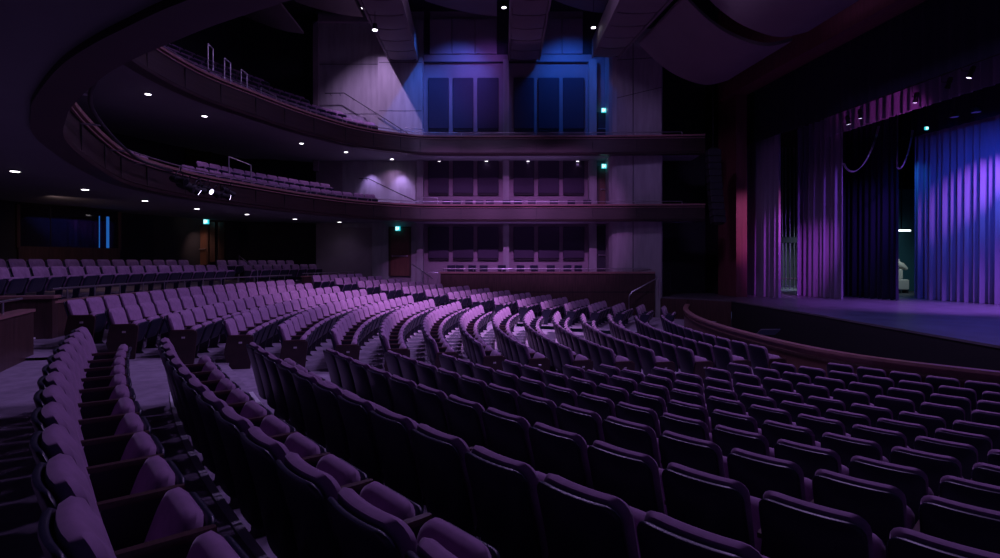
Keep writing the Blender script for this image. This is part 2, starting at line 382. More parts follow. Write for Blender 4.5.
for kind in ('near', 'wide'):
    r = bpy.data.objects.new('theatre_seat', None); parts = []
    for nm in ('backrest', 'back_shell', 'seat_cushion', 'seat_pan', 'armrest', 'arm_standard'):
        parts.append(bpy.data.objects.new(nm, PROTO[kind][nm]))
    ep = bpy.data.objects.new('end_panel', PROTO[kind]['end_panel']); pl = bpy.data.objects.new('row_plaque', PROTO[kind]['row_plaque'])
    root0[kind] = (r, parts, ep, pl)
for s in single:
    r0, parts, ep, pl = root0[s[0]]
    r = r0.copy(); COL.objects.link(r); r.location = (s[1], s[2], s[3] + EZ); r.rotation_euler = (0, 0, s[4]); r.empty_display_size = .2
    tag(r, s[6], 'seat', s[7])
    for p in parts:
        if s[8] and p.name.startswith('arm_standard'): continue
        c = p.copy(); COL.objects.link(c); c.parent = r
    if s[8]:
        c = ep.copy(); COL.objects.link(c); c.parent = r
        d = pl.copy(); COL.objects.link(d); d.parent = c
for kind in root0:
    r, parts, ep, pl = root0[kind]
    for o in [r, *parts, ep, pl]: bpy.data.objects.remove(o)

# the many small far seats: one object
far_v = {'f': M(), 'd': M()}
def put_low(x, y, z, rz, scale=1.0, folded=True):
    c, s_ = math.cos(rz), math.sin(rz)
    for nm, (mm, mt, _) in LOW.items():
        if nm in ('row_plaque', 'end_panel'): continue
        vs = [(x + (p[0] * c - p[1] * s_) * scale, y + (p[0] * s_ + p[1] * c) * scale, z + p[2] * scale) for p in mm.v]
        far_v['f' if mt is FAB else 'd'].add(vs, mm.f)
for s in crowd: put_low(s[1], s[2], s[3], s[4])

# ------------------------------------------------------------------ rear parterre: parapet walls, rails, rows of seats
def arcpath(c, R, a0, a1, n): return lambda i, o: pol(c, R + o, a0 + (a1 - a0) * i / (n - 1))
PZ = -.72
def parapet(c, R, a0, a1, zlo, label, PZ, n=24, name='parapet_wall'):
    r = thing(name, (*pol(c, R, (a0 + a1) / 2), zlo), label, 'wall')
    inv = Matrix.Translation(-Vector(r.location))
    def part(nm, prof, mt):
        m = M().strip(prof, arcpath(c, R, a0, a1, n), n); m.v = [tuple(inv @ Vector((p[0], p[1], p[2] + EZ))) for p in m.v]; m.obj(nm, mt, r, 30)
    part('wood_face', [(0, zlo), (.14, zlo), (.14, PZ - .05), (0, PZ - .05)], WOOD)
    part('cap', [(-.03, PZ - .05), (.2, PZ - .05), (.2, PZ), (-.03, PZ)], CAPW); return r
parapet(CC, 32.75, .166, -.237, -2.2, 'curved dark wood parapet behind the centre block of seats', -.86)
parapet(CC, 32.75, -.262, -.40, -2.2, 'short dark wood parapet behind the far side block', -.66)
parapet(NC, 34.85, .408, .62, -2.6, 'dark wood parapet behind the last row of the near block', -.84)
m = M(); 
def rail_thing(name, pts, posts, label, r=.022, group=None, mt=METAL, cat='handrail'):
    o = thing(name, pts[0], label, cat, group); L = o.location
    a = M().tube([(p[0] - L.x, p[1] - L.y, p[2] + EZ - L.z) for p in pts], r); a.obj('top_rail', mt, o, 60)
    for (p, z0) in posts:
        b = M().tube([(p[0] - L.x, p[1] - L.y, z0 + EZ - L.z), (p[0] - L.x, p[1] - L.y, p[2] + EZ - L.z)], r * .8); b.obj('post', mt, o, 60)
    return o
def arcrail(c, R, a0, a1, z, zl, label, nposts, n=30):
    P = [(*pol(c, R, a0 + (a1 - a0) * i / (n - 1)), z) for i in range(n)]
    Q = [((*pol(c, R, a0 + (a1 - a0) * (i + .5) / nposts), z), zl) for i in range(nposts)]
    return rail_thing('guard_rail', P, Q, label)
arcrail(CC, 32.85, .162, -.237, -.60, -.86, 'long metal guard rail on the parapet behind the centre block', 12)
arcrail(CC, 32.85, -.262, -.39, -.55, -.66, 'short metal guard rail on the parapet behind the far block', 5)
arcrail(NC, 34.95, .415, .61, -.64, PZ - .12, 'metal guard rail on the parapet behind the near block', 4)
# parapet end return
m = M(); a = .1745
x0, y0 = pol(CC, 32.72, .166); x1, y1 = pol(CC, 33.7, .171)
d = Vector((x1 - x0, y1 - y0, 0)); ang = math.atan2(d.y, d.x)
rt = thing('parapet_end_pier', (x0, y0, -2.2), 'wooden end pier closing the parapet beside the steps', 'pier')
M().box((d.x / 2, d.y / 2, .70), (d.length, .30, 1.40), Matrix.Rotation(ang, 3, 'Z')).obj('wood_face', WOOD, rt)
M().box((d.x / 2, d.y / 2, 1.435), (d.length + .1, .40, .07), Matrix.Rotation(ang, 3, 'Z'), .01).obj('cap', CAPW, rt)
# parterre floor
n = 40
m = M().strip([(32.9, -2.4), (41, -2.4), (41, -1.0), (34.95, -1.0), (34.95, -1.12), (32.9, -1.12)], lambda i, o: pol(CC, o, .166 - .56 * i / (n - 1)), n)
struct('floor_parterre', m, CARP)
m = M().strip([(36.0, -3), (44, -3), (44, -1.2), (36.0, -1.2)], lambda i, o: pol(NC, o, .52 + .4 * i / 19), 20); struct('floor_rear', m, CARP)
# steps up through the gap
m = M()
for i in range(3):
    m.strip([(33.0 + i * .5, -3), (35.2, -3), (35.2, -1.62 + .16 * i), (33.0 + i * .5, -1.62 + .16 * i)], lambda j, o: pol(CC, o, .167 + .05 * j / 5), 6)
struct('floor_steps', m, CARP)
m = M()
for i in range(3):
    z = -1.62 + .16 * i; m.strip([(32.99 + i * .5, z - .03), (33.05 + i * .5, z - .03), (33.05 + i * .5, z + .006), (32.99 + i * .5, z + .006)], lambda j, o: pol(CC, o, .167 + .05 * j / 5), 6)
struct('trim_2', m, NOSE)
cnt = 0
for (R, z, spans) in ((34.45, -1.06, ((.152, -.168), (-.215, -.36))), (35.5, -.86, ((.15, -.155), (-.205, -.345)))):
    for (a0, a1) in spans:
        a = a0
        while a > a1:
            x, y = pol(CC, R, a); put_low(x, y, z + .06, a - math.pi / 2, .95); a -= .685 / R
# hand rail at the gap between the two parterre blocks
def loop_rail(p0, p1, z0, h0, h1, label, mt=METAL, group=None):
    o = thing('aisle_handrail', (p0[0], p0[1], z0), label, 'handrail', group); L = o.location
    a, b = Vector((0, 0, 0)), Vector((p1[0] - p0[0], p1[1] - p0[1], 0))
    M().tube([a, a + Vector((0, 0, h0))], .022).obj('post', mt, o, 60)
    M().tube([b, b + Vector((0, 0, h1))], .022).obj('post', mt, o, 60)
    M().tube([a + Vector((0, 0, h0)), b + Vector((0, 0, h1))], .024).obj('top_rail', mt, o, 60); return o
loop_rail(px(239, 266, 26.2), px(257.5, 266, 25.0), -.95, 1.22, .55, 'slanting metal handrail in the gap between the rear seat blocks')

# ------------------------------------------------------------------ side aisle wall stair handrail etc. further below
# ------------------------------------------------------------------ building shell
spot('door_light', (px(194, 0, 28.0)[0], 27.9, 5.2), (px(194, 0, 28.7)[0], 28.7, 3.6), 45, (1.0, .55, .4), 60, .9, .05)
spot('door_light', (px(201, 0, 28.6)[0], 28.6, 2.0), (px(201, 0, 29.3)[0], 29.3, .6), 30, (1.0, .6, .5), 80, .9, .05)
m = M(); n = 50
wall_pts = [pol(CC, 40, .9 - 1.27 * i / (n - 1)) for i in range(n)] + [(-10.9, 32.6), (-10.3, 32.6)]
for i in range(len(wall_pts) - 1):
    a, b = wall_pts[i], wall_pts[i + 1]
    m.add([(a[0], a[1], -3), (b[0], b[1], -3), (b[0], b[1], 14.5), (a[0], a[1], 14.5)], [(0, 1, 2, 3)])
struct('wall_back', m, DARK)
YS = 31.5
def P(x, Y=YS): return (x - 500) / FPX * Y
def Z(y, Y=YS): return -(y - HY) / FPX * Y
m = M(); m.span((P(316), YS, -3), (P(618), YS + .3, 14.5)); struct('wall_side', m, PAINT)
m = M(); m.span((P(319), YS - .12, 6.0), (P(423), YS, 10.95)); m.span((P(319), YS - .10, 10.95), (P(423), YS, 13.4))
m.span((P(343), YS - .12, 1.9), (P(416), YS, 6.0)); m.span((P(372.5), YS - .12, -3), (P(389.5), YS, 1.9)); m.span((P(411), YS - .12, -3), (P(417), YS, 1.9))
struct('wall_side_concrete', m, CONC)
m = M(); m.span((P(315), YS - .35, 5), (P(320), YS, 13.6)); m.span((P(315), YS - .35, 13.2), (P(380), YS, 13.6)); struct('trim_3', m, PAINT)
m = M(); m.span((P(380), YS - .55, 6.0), (P(423.5), YS - .1, Z(60.5)));  struct('pillar_concrete', m, CONC)
m = M()
for y in (66, 113.5): m.span((P(381), YS - .56, Z(y) - .012), (P(423), YS - .54, Z(y) + .012))
m.span((P(319), YS - .135, Z(65) - .012), (P(380), YS - .11, Z(65) + .012)); m.span((P(319), YS - .135, Z(114.5) - .012), (P(380), YS - .11, Z(114.5) + .012))
struct('trim_4', m, DARK)
for nm, x0, x1, zt in (('pillar_a', 417.5, 424, 11.1), ('pillar_b', 503, 509, 11.1), ('pillar_c', 588, 595.5, 11.1)):
    m = M(); m.span((P(x0), YS - .4, -3), (P(x1), YS, zt)); struct(nm, m, CONC)
# wall bands
m = M(); m.span((P(424), YS - .14, Z(62.5)), (P(595), YS, Z(55.5))); struct('trim_5', m, PAINT)
m = M(); m.span((P(424), YS - .16, Z(62.5) - .05), (P(595), YS, Z(62.5))); struct('trim_6', m, DARK)
# acoustic panels: each a thing
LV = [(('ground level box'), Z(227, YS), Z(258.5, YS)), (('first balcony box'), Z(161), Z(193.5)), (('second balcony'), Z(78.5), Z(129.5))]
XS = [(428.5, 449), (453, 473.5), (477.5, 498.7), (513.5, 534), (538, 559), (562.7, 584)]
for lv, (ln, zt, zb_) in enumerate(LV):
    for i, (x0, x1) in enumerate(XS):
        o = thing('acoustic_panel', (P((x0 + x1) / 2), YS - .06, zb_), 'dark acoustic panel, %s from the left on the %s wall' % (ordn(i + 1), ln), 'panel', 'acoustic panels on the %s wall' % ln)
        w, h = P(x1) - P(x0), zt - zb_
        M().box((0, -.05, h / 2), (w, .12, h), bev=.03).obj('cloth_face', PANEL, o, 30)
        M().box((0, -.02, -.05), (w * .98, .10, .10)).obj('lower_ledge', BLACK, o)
k = 0
for x0, x1 in ((430, 451.5), (452.5, 474.5), (475.5, 496.5), (541, 561), (562, 582.5)):
    k += 1; h = Z(19.5) - Z(54.5)
    o = thing('upper_wall_panel', (P((x0 + x1) / 2), YS - .0, Z(54.5)), 'plain lilac lit panel, %s from the left high on the side wall' % ordn(k), 'panel', 'panels high on the side wall')
    M().box((0, -.06, h / 2), (P(x1) - P(x0), .12, h), bev=.012).obj('face', PANELU, o, 30)
m = M(); m.span((P(424), YS - .02, Z(55)), (P(430), YS, 14.3)); m.span((P(497), YS - .02, Z(55)), (P(541), YS, 14.3)); m.span((P(583), YS - .02, Z(55)), (P(618), YS, 14.3)); struct('trim_7', m, DARK)
# tower and dark recess on the right
m = M(); X0, X1 = px(617, 0, 29.9)[0], px(663.5, 0, 29.6)[0]
cor = [(X0 - .35, 31.4), (X0 - .35, 30.25), (X0 - .22, 30.0), (X0, 29.9), (X1 - .1, 29.6), (X1, 29.75), (X1, 31.4)]
m.prism(cor, -3, 12.2); struct('pillar_tower', m, CONC)
m = M()
for (za, zb2) in ((Z(98, 29.85), Z(87, 29.5)), (Z(60, 29.85), Z(57, 29.5))):
    m.add([(X0, 29.885, za), (X1 - .1, 29.585, zb2), (X1 - .1, 29.585, zb2 + .03), (X0, 29.885, za + .03)], [(0, 1, 2, 3)])
for x in (633, 648): 
    xx = px(x, 0, 29.76)[0]; m.span((xx - .008, 29.70 + (648 - x) * .0012, -3), (xx + .008, 29.78, 12.2))
struct('trim_8', m, DARK)
m = M(); m.span((7.5, 34.0, -3), (16, 34.2, 14.5)); m.span((X1 - .1, 31.3, -3), (X1 + .1, 34, 14.5)); struct('wall_recess', m, DARK)
m = M(); m.span((-45, -12, 13.9), (45, 36, 14.2)); struct('ceiling', m, CEIL)

# ------------------------------------------------------------------ balconies
RING = [(10.45, 29.2), (7.0, 29.4), (3, 29.5), (-3.0, 29.5), (-5.2, 28.9), (-7.2, 27.2), (-8.75, 24.4), (-9.7, 21.8), (-10.5, 19), (-10.5, 15.7), (-9.6, 13.1), (-7.9, 9.7), (-6.5, 7.85), (-5.67, 6.96), (-4.72, 6.06), (-4.07, 5.54), (-3.41, 5.08), (-2.46, 4.48), (-1.0, 3.75), (2, 2.75), (8, 1.6)]
RP = catmull(RING, 5); RN = normals(RP)     # normal: candidates; make it point to the middle of the house
cen = Vector((3, 17))
RN = [n_ if (cen - Vector(p)).dot(Vector(n_)) > 0 else (-n_[0], -n_[1]) for p, n_ in zip(RP, RN)]
def ring(i, o): return (RP[i][0] + RN[i][0] * o, RP[i][1] + RN[i][1] * o)
def depth(i):
    x, y = RP[i]
    if x > -3: return 2.2 if y > 20 else 8.0
    if y > 27: return 2.4 + (-3 - x) * .9
    return 7.5 if y > 18 else 9.0
def balcony(zb_, zt, last, lname, soff=True):
    n = last
    m = M(); m.strip([(0.0, zb_ + .02), (.40, zb_ + .02), (.42, zb_ + .10), (.42, zb_ + .11), (0, zb_ + .11)], ring, n); struct('trim_balcony_lip' + lname, m, BLACK if False else WOODH, 30)
    m = M(); m.strip([(.05, zb_ + .13), (.40, zb_ + .13), (.36, zt - .22), (.05, zt - .22)], ring, n); struct('wall_balcony_front' + lname, m, WOODH, 30)
    m = M(); m.strip([(.38, zt - .20), (.42, zt - .20), (.42, zt - .17), (.38, zt - .17)], ring, n); m.strip([(.0, zt - .10), (.44, zt - .10), (.44, zt - .02), (.0, zt - .02)], ring, n); struct('trim_balcony_cap' + lname, m, CAPW, 30)
    m = M(); m.strip([(.10, zt - .23), (.30, zt - .23), (.30, zt - .09), (.10, zt - .09)], ring, n); struct('trim_balcony_core' + lname, m, DARK)
    m = M()
    for i in range(2, n - 1, 3):
        for off in (.405,):
            a = ring(i, off - .03); b = ring(i, off); t = Vector((-RN[i][1], RN[i][0])) * .012
            m.add([(a[0] - t.x, a[1] - t.y, zb_ + .14), (b[0] - t.x, b[1] - t.y, zb_ + .14), (b[0] - t.x * 1, b[1] - t.y, zt - .23), (a[0] - t.x, a[1] - t.y, zt - .23),
                   (a[0] + t.x, a[1] + t.y, zb_ + .14), (b[0] + t.x, b[1] + t.y, zb_ + .14), (b[0] + t.x, b[1] + t.y, zt - .23), (a[0] + t.x, a[1] + t.y, zt - .23)],
                  [(0, 1, 2, 3), (7, 6, 5, 4), (1, 5, 6, 2)])
    struct('trim_balcony_seam' + lname, m, BLACK)
    # soffit and floor slab
    m = M(); vs = []; fs = []
    for i in range(n):
        d_ = depth(i)
        for k in range(7):
            o = -d_ * k / 6
            vs.append((*ring(i, o), zb_ + .10))
        for k in range(7): vs.append((*ring(i, -d_ * k / 6), zb_ + .30))
    for i in range(n - 1):
        for k in range(6):
            fs.append((i * 14 + k, i * 14 + k + 1, (i + 1) * 14 + k + 1, (i + 1) * 14 + k)); fs.append((i * 14 + 7 + k, (i + 1) * 14 + 7 + k, (i + 1) * 14 + 8 + k, i * 14 + 8 + k))
    m.add(vs, fs); struct('ceiling_soffit' + lname, m, SOFF, 40)
NB1 = len(RP)
balcony(2.05, 2.97, NB1, '_lower'); 
IB2 = next(i for i, p in enumerate(RP) if p[1] < 8.6 and p[0] < 0)
balcony(5.48, 6.50, IB2 + 1, '_upper')
def ringrail(i0, i1, off, z, zl, label, step=3, name='guard_rail'):
    Pp = [(*ring(i, off), z) for i in range(i0, i1)]; Q = [((*ring(i, off), z), zl) for i in range(i0, i1, step)]
    return rail_thing(name, Pp, Q, label, .02)
ringrail(2, IB2 + 8, .2, 3.10, 2.9, 'slim metal rail along the top of the lower balcony front', 3)
ringrail(2, IB2, .2, 6.66, 6.4, 'slim metal rail along the top of the upper balcony front', 3)
# lighting pipe held out from the lower balcony
i0 = next(i for i, p in enumerate(RP) if p[1] < 17.2 and p[0] < 0); i1 = next(i for i, p in enumerate(RP) if p[0] > -3.6 and p[1] < 8)
o = thing('lighting_pipe', (*ring(i0, .75), 2.72), 'dark curved lighting pipe held out from the lower balcony front', 'pipe'); L = o.location
M().tube([(ring(i, .75)[0] - L.x, ring(i, .75)[1] - L.y, 2.72 + EZ - L.z) for i in range(i0, i1)], .035).obj('pipe', DMETAL, o, 60)
for i in range(i0 + 2, i1, 4):
    a, b = ring(i, .38), ring(i, .75)
    M().tube([(a[0] - L.x, a[1] - L.y, 2.72 + EZ - L.z), (b[0] - L.x, b[1] - L.y, 2.72 + EZ - L.z)], .018).obj('bracket_arm', METAL, o, 60)
def stage_light(loc, rot, label, group, s=1.0, glow=True, name='stage_light', top=None):
    o = thing(name, loc, label, 'stage light', group); o.rotation_euler = rot; o.scale = (s, s, s)
    if top:
        bpy.context.view_layer.update(); iv = o.matrix_world.inverted(); pv = o.matrix_world @ Vector((0, .2, .30))
        M().tube([iv @ pv, iv @ Vector((pv.x, pv.y, top + EZ))], .012, 6).obj('hanger', DMETAL, o, 40)
    b = M(); R_ = [(.0, .06), (.05, .085), (.20, .09), (.22, .075), (.30, .075), (.34, .09), (.42, .095)]
    b.tube([(0, y, 0) for y, r in R_], [r for y, r in R_], 12); b.obj('barrel', BLACK, o, 40)
    y_ = M(); y_.tube([(-.11, .2, 0), (-.11, .2, .16), (-.05, .2, .22), (.05, .2, .22), (.11, .2, .16), (.11, .2, 0)], .012, 6); y_.tube([(0, .2, .22), (0, .2, .32)], .015, 6); y_.obj('yoke', DMETAL, o, 40)
    l = M(); l.tube([(0, .42, 0), (0, .43, 0)], .075, 12); l.obj('lens', LAMPS if glow else GLASS, o)
    return o
for k, (x, y, g_) in enumerate(((171, 178, 0), (177, 183, 0), (184, 183, 1), (190, 186, 0), (199, 186, 1), (206, 188, 0), (215, 193, 1), (222, 188, 0))):
    Yd = 13.6 + k * .55
    stage_light(px(x, y, Yd), (math.radians(-15 - 9 * (k % 3)), 0, math.radians(-100 + 22 * (k % 4))), 'black theatre spotlight, %s from the left on the balcony lighting pipe' % ordn(k + 1), 'spotlights on the balcony lighting pipe', 1.0, bool(g_))
# downlights in the soffits
dl = 0
def downlight(x, y, zc, label, group, spot_p=0, col=LAV, r=.09):
    Y = zc * FPX / (HY - y); X = (x - 500) / FPX * Y
    o = thing('ceiling_downlight', (X, Y, zc), label, 'ceiling light', group)
    M().tube([(0, 0, -.012), (0, 0, .006)], [r * 1.25, r * 1.25], 16).obj('trim_ring', WHITE, o, 40)
    M().tube([(0, 0, -.02), (0, 0, -.010)], [r, r], 16).obj('lens', LAMP, o, 40)
    if spot_p:
        s_ = spot('downlight_beam', (X, Y, zc - .06), (X, Y, zc - 3), spot_p, col, 130, 1.0, .06)
for i, (x, y) in enumerate(((15, 171), (85, 189.3), (145, 200.6), (197, 208.6), (247, 214.2), (295, 219), (339.5, 222), (386.5, 224.7), (440, 225.6), (488, 225.5), (528, 225.5), (577, 225.5))):
    downlight(x, y, 2.13, 'round white downlight, %s from the left under the lower balcony' % ordn(i + 1), 'downlights under the lower balcony', 10 if i < 7 else 40, LAV if i > 6 else (.7, .5, 1))
for i, (x, y) in enumerate(((148, 94), (204.5, 116), (301.5, 143.3), (346, 152), (392, 159), (439.5, 161.3), (486.5, 161.2), (528, 161.2), (577.5, 161.2))):
    downlight(x, y, 5.56, 'round white downlight, %s from the left under the upper balcony' % ordn(i + 1), 'downlights under the upper balcony', 22 if i < 4 else 60, LAV)
spot('wall_scallop', (P(372), YS - .75, 5.2), (P(373), YS, 3.4), 95, (.55, .36, 1), 75, .9, .05)
spot('wall_scallop', (P(402), YS - .75, 5.2), (P(402), YS, 3.4), 110, (.55, .36, 1), 75, .9, .05)
# balcony seats (small in the picture): part of the far mass
def facing(i): return math.atan2(RN[i][1], RN[i][0]) - math.pi / 2
def ring_seats(off, z, ia, ib, pitch=.62, scale=.95):
    acc = 0
    for i in range(ia, ib):
        a, b = ring(i, off), ring(i + 1, off); d_ = math.dist(a, b)
        while acc < d_:
            t = acc / d_; put_low(a[0] + (b[0] - a[0]) * t, a[1] + (b[1] - a[1]) * t, z, facing(i), scale); acc += pitch
        acc -= d_
def idx(Yq): return next(i for i, p in enumerate(RP) if p[1] < Yq and p[0] < -4)
for (off, zt_, Y0, Y1) in ((-1.0, 3.48, 28.6, 20.6), (-1.9, 3.92, 27.6, 21.6), (-1.0, 3.5, 18.8, 13.6)):
    ring_seats(off, zt_ - .87, idx(Y0), idx(Y1))
for (off, zt_, Y0, Y1) in ((-1.0, 7.2, 28.6, 12.0), (-1.9, 7.72, 27.7, 12.0), (-2.8, 8.28, 26.8, 14), (-3.7, 8.85, 25.7, 18)):
    ring_seats(off, zt_ - .87, idx(Y0), idx(Y1))
# stepped floors under the balcony seats
for nm, rows_ in (('_lower', ((-.55, -1.45, 2.61), (-1.45, -2.4, 3.05), (-2.4, -7.4, 3.05))), ('_upper', ((-.55, -1.45, 6.33), (-1.45, -2.35, 6.85), (-2.35, -3.25, 7.41), (-3.25, -7.4, 7.98)))):
    m = M()
    for (o0, o1, z) in rows_:
        ia, ib = idx(28.9), idx(9.8)
        zb0 = 2.36 if nm == '_lower' else 5.79
        m.strip([(o0, zb0), (o1, zb0), (o1, z), (o0, z)], lambda i, o, ia=ia: ring(ia + i, o), ib - ia)
    struct('floor_balcony' + nm, m, CARP)
fo = far_v['f'].obj('theatre_seats', FAB, None, 50); tag(fo, 'mass of small far purple seats in the back rows, far block and balconies', 'seats', None, 'stuff')
tmp = far_v['d'].obj('seat_frames', SHELL, fo, 50, raise_=False)
for v in tmp.data.vertices: v.co.z += EZ

# box floors and box parapet on the side
m = M(); m.span((P(440, 29.5), 29.7, -1.6), (P(640, 29.5), 31.4, -1.05)); m.span((P(418), 29.55, 2.1), (P(640), 31.4, 2.47)); struct('floor_box', m, CARP)
bx0, bx1 = P(440.5, 29.5), P(655, 29.5)
o = thing('box_parapet', (bx0, 29.5, -3.2), 'long dark wood parapet of the side box with pale cap', 'wall')
M().span((0, 0, 0), (bx1 - bx0, .18, 2.58)).obj('wood_face', WOOD, o)
M().span((-.05, -.06, 2.58), (bx1 - bx0, .30, 2.68)).obj('cap', CAPW, o)
M().span((0, -.012, 1.60), (bx1 - bx0, 0.01, 1.64)).obj('groove', BLACK, o)
M().span((0, .18, 0), (.18, 1.9, 2.58)).obj('end_return', WOOD, o)
rail_thing('guard_rail', [(bx0 + .1, 29.62, -.37), (bx1 - .2, 29.62, -.37)], [((bx0 + .2 + i * 1.5, 29.62, -.37), -.54) for i in range(7)], 'straight metal rail on the side box parapet', .025)
# loose chairs in the boxes
def chair_parts():
    b = M(); b.box((0, -.2, .68), (.44, .05, .34), bev=.02); s_ = M(); s_.box((0, .02, .45), (.44, .42, .05), bev=.02)
    legs = [M().tube([(sx * .19, sy, 0), (sx * .19, sy, .45 if sy > 0 else .85)], .014, 6) for sx in (-1, 1) for sy in (-.2, .19)]
    return b.mesh('backrest', SHELL, 40), s_.mesh('seat', SHELL, 40), [l.mesh('leg', DMETAL, 40) for l in legs]
cb, cs, cl = chair_parts()
def chair(x, y, z, rz, label, group):
    o = thing('box_chair', (x, y, z), label, 'chair', group, rz)
    for nm, me in [('backrest', cb), ('seat', cs)] + [('leg', l) for l in cl]:
        c = bpy.data.objects.new(nm, me); COL.objects.link(c); c.parent = o
for lv, (z, xs_) in enumerate(((-1.04, (451, 460, 471, 484, 502, 520, 535, 551, 567.5, 580)), (2.48, (446, 457, 468, 480, 490, 506, 519, 532, 554, 573, 587)))):
    for i, x in enumerate(xs_):
        chair(P(x, 30.4), 30.4 + .15 * (i % 2), z, math.pi + .25 * math.sin(i * 2.3), 'loose black chair, %s from the left in the %s' % (ordn(i + 1), ('ground level side box', 'lower balcony side box')[lv]), ('chairs in the ground level box', 'chairs in the lower balcony box')[lv])

# doors
def door_thing(name, x0, x1, y0, y1, Y, mt, wallmat=WOOD, bar=True, hinge=1):
    X0_, X1_ = P(x0, Y), P(x1, Y); zt, zb2 = Z(y0, Y), Z(y1, Y)
    o = tag(thing(name, ((X0_ + X1_) / 2, Y, zb2), None, None), kind='structure')
    w, h = X1_ - X0_, zt - zb2
    M().box((0, 0, h / 2), (w, .06, h), bev=.01).obj('leaf', mt, o, 30)
    f = M(); f.span((-w / 2 - .1, -.06, 0), (-w / 2, .1, h + .1)); f.span((w / 2, -.06, 0), (w / 2 + .1, .1, h + .1)); f.span((-w / 2, -.06, h), (w / 2, .1, h + .1)); f.obj('frame', wallmat, o)
    if bar:
        b = M(); b.tube([(-w * .42, -.09, h * .42), (w * .42, -.09, h * .42)], .025, 8); b.span((w * .36, -.09, h * .40), (w * .42, -.02, h * .44)); b.span((-w * .42, -.09, h * .40), (-w * .36, -.02, h * .44)); b.obj('push_bar', METAL, o, 40)
    return o
door_thing('door_1', 390.5, 409.5, 228.5, 276, YS - .1, DOORW)
door_thing('door_2', 599.5, 612, 168, 205, YS - .2, DOORW)
door_thing('door_3', 597, 612.5, 228, 275, YS - .2, DARK, DARK)
door_thing('door_4', 596.5, 612, 114, 140, YS - .2, DARK, DARK)
xa, ya = pol(CC, 39.8, -.302); Yd = ya
door_thing('door_5', 196, 207, 227.5, 265, Yd, DOORW)
door_thing('door_6', 187.5, 201, 134, 170, 28.7, DOORW)
m = M(); 
for (x0, x1, y0, y1, Y) in ((188, 195, 222, 262, Yd), (209.5, 215, 222, 262, Yd), (218, 224.5, 222, 262, Yd), (183, 187, 110, 165, 28.8), (203, 211, 118, 165, 28.8), (361, 372, 226, 262, 31.9)):
    m.span((P(x0, Y), Y, Z(y1, Y)), (P(x1, Y), Y + .15, Z(y0, Y)))
struct('trim_9', m, WOOD)
def exit_sign(x, y, Y, label, s=1.0, top=None):
    X, _, zc = px(x, y, Y); o = thing('exit_sign', (X, Y, zc), label, 'exit sign')
    M().box((0, 0, 0), (.27 * s, .08, .25 * s), bev=.01).obj('housing', EXG, o, 30)
    if top: M().tube([(0, 0, .1), (0, 0, top - zc)], .012, 6).obj('hanger', DMETAL, o)
    f = M(); f.span((-.11 * s, -.052, -.10 * s), (-.01 * s, -.041, .10 * s)); f.obj('doorway_symbol', EXW, o)
    r = M()
    r.tube([(.055 * s, -.05, .075 * s), (.055 * s, -.042, .075 * s)], .022 * s, 8)
    for (a, b, w_) in (((.05, .05), (.03, -.02), .016), ((.03, -.02), (.07, -.045), .012), ((.07, -.045), (.06, -.095), .011), ((.03, -.02), (.0, -.055), .012), ((.0, -.055), (-.035, -.06), .011), ((.045, .035), (.085, .01), .009), ((.045, .035), (.005, .03), .009)):
        d_ = Vector((b[0] - a[0], b[1] - a[1])); nn = Vector((-d_.y, d_.x)).normalized() * w_
        q = [(a[0] + nn.x, a[1] + nn.y), (b[0] + nn.x, b[1] + nn.y), (b[0] - nn.x, b[1] - nn.y), (a[0] - nn.x, a[1] - nn.y)]
        r.add([(p[0] * s, -.0535, p[1] * s) for p in q] + [(p[0] * s, -.0415, p[1] * s) for p in q], [(0, 1, 2, 3), (7, 6, 5, 4), (0, 4, 5, 1), (1, 5, 6, 2), (2, 6, 7, 3), (3, 7, 4, 0)])
    r.obj('running_figure_symbol', EXW, o)
exit_sign(397.8, 228.7 - .2, YS - .35, 'lit teal exit sign above the ground level side wall door')
exit_sign(604, 166.2, YS - .55, 'lit teal exit sign above the door of the lower balcony box')
exit_sign(603.8, 110.3, YS - .4, 'lit green exit sign above the dark upper balcony doorway')
exit_sign(206.3, 221.6, Yd - .5, 'lit teal exit sign above the rear wall door', 1.0)

# control booth window in the rear wall
Yb = 20.3
o = tag(thing('window_1', (P(18, Yb), Yb, Z(247, Yb)), None, None), kind='structure')
def BX(x): return P(x, Yb) - P(18, Yb)
bh = Z(204, Yb) - Z(247, Yb)
# the booth follows the rear wall: right end deeper
ang = math.atan2(3.2, P(119.5, 23.5) - P(18, Yb)); bw = math.hypot(3.2, P(119.5, 23.5) - P(18, Yb)); o.rotation_euler = (0, 0, ang)
M().span((0, .02, 0), (bw, .04, bh)).obj('pane', GLASS, o)
f = M(); f.span((-.05, -.05, -.02), (.05, .1, bh)); f.span((bw - .05, -.05, -.02), (bw + .05, .1, bh)); f.span((0, -.05, -.05), (bw, .1, .03)); f.obj('frame', WOOD, o)
f = M(); f.span((bw * .29, -.0, 0), (bw * .297, .03, bh)); f.obj('mullion', DMETAL, o)
M().span((0, -.04, -1.3), (bw, .12, -.05)).obj('apron', WOOD, o)
M().span((bw * .855, -.0, 0.0), (bw * .885, .015, bh * .85)).obj('blue_reflection_strip', BLUEG, o)  # both strips paint blue reflections in the pane, no lamps there
M().span((bw * .775, -.0, 0.0), (bw * .783, .015, bh * .85)).obj('blue_reflection_strip', BLUEG, o)

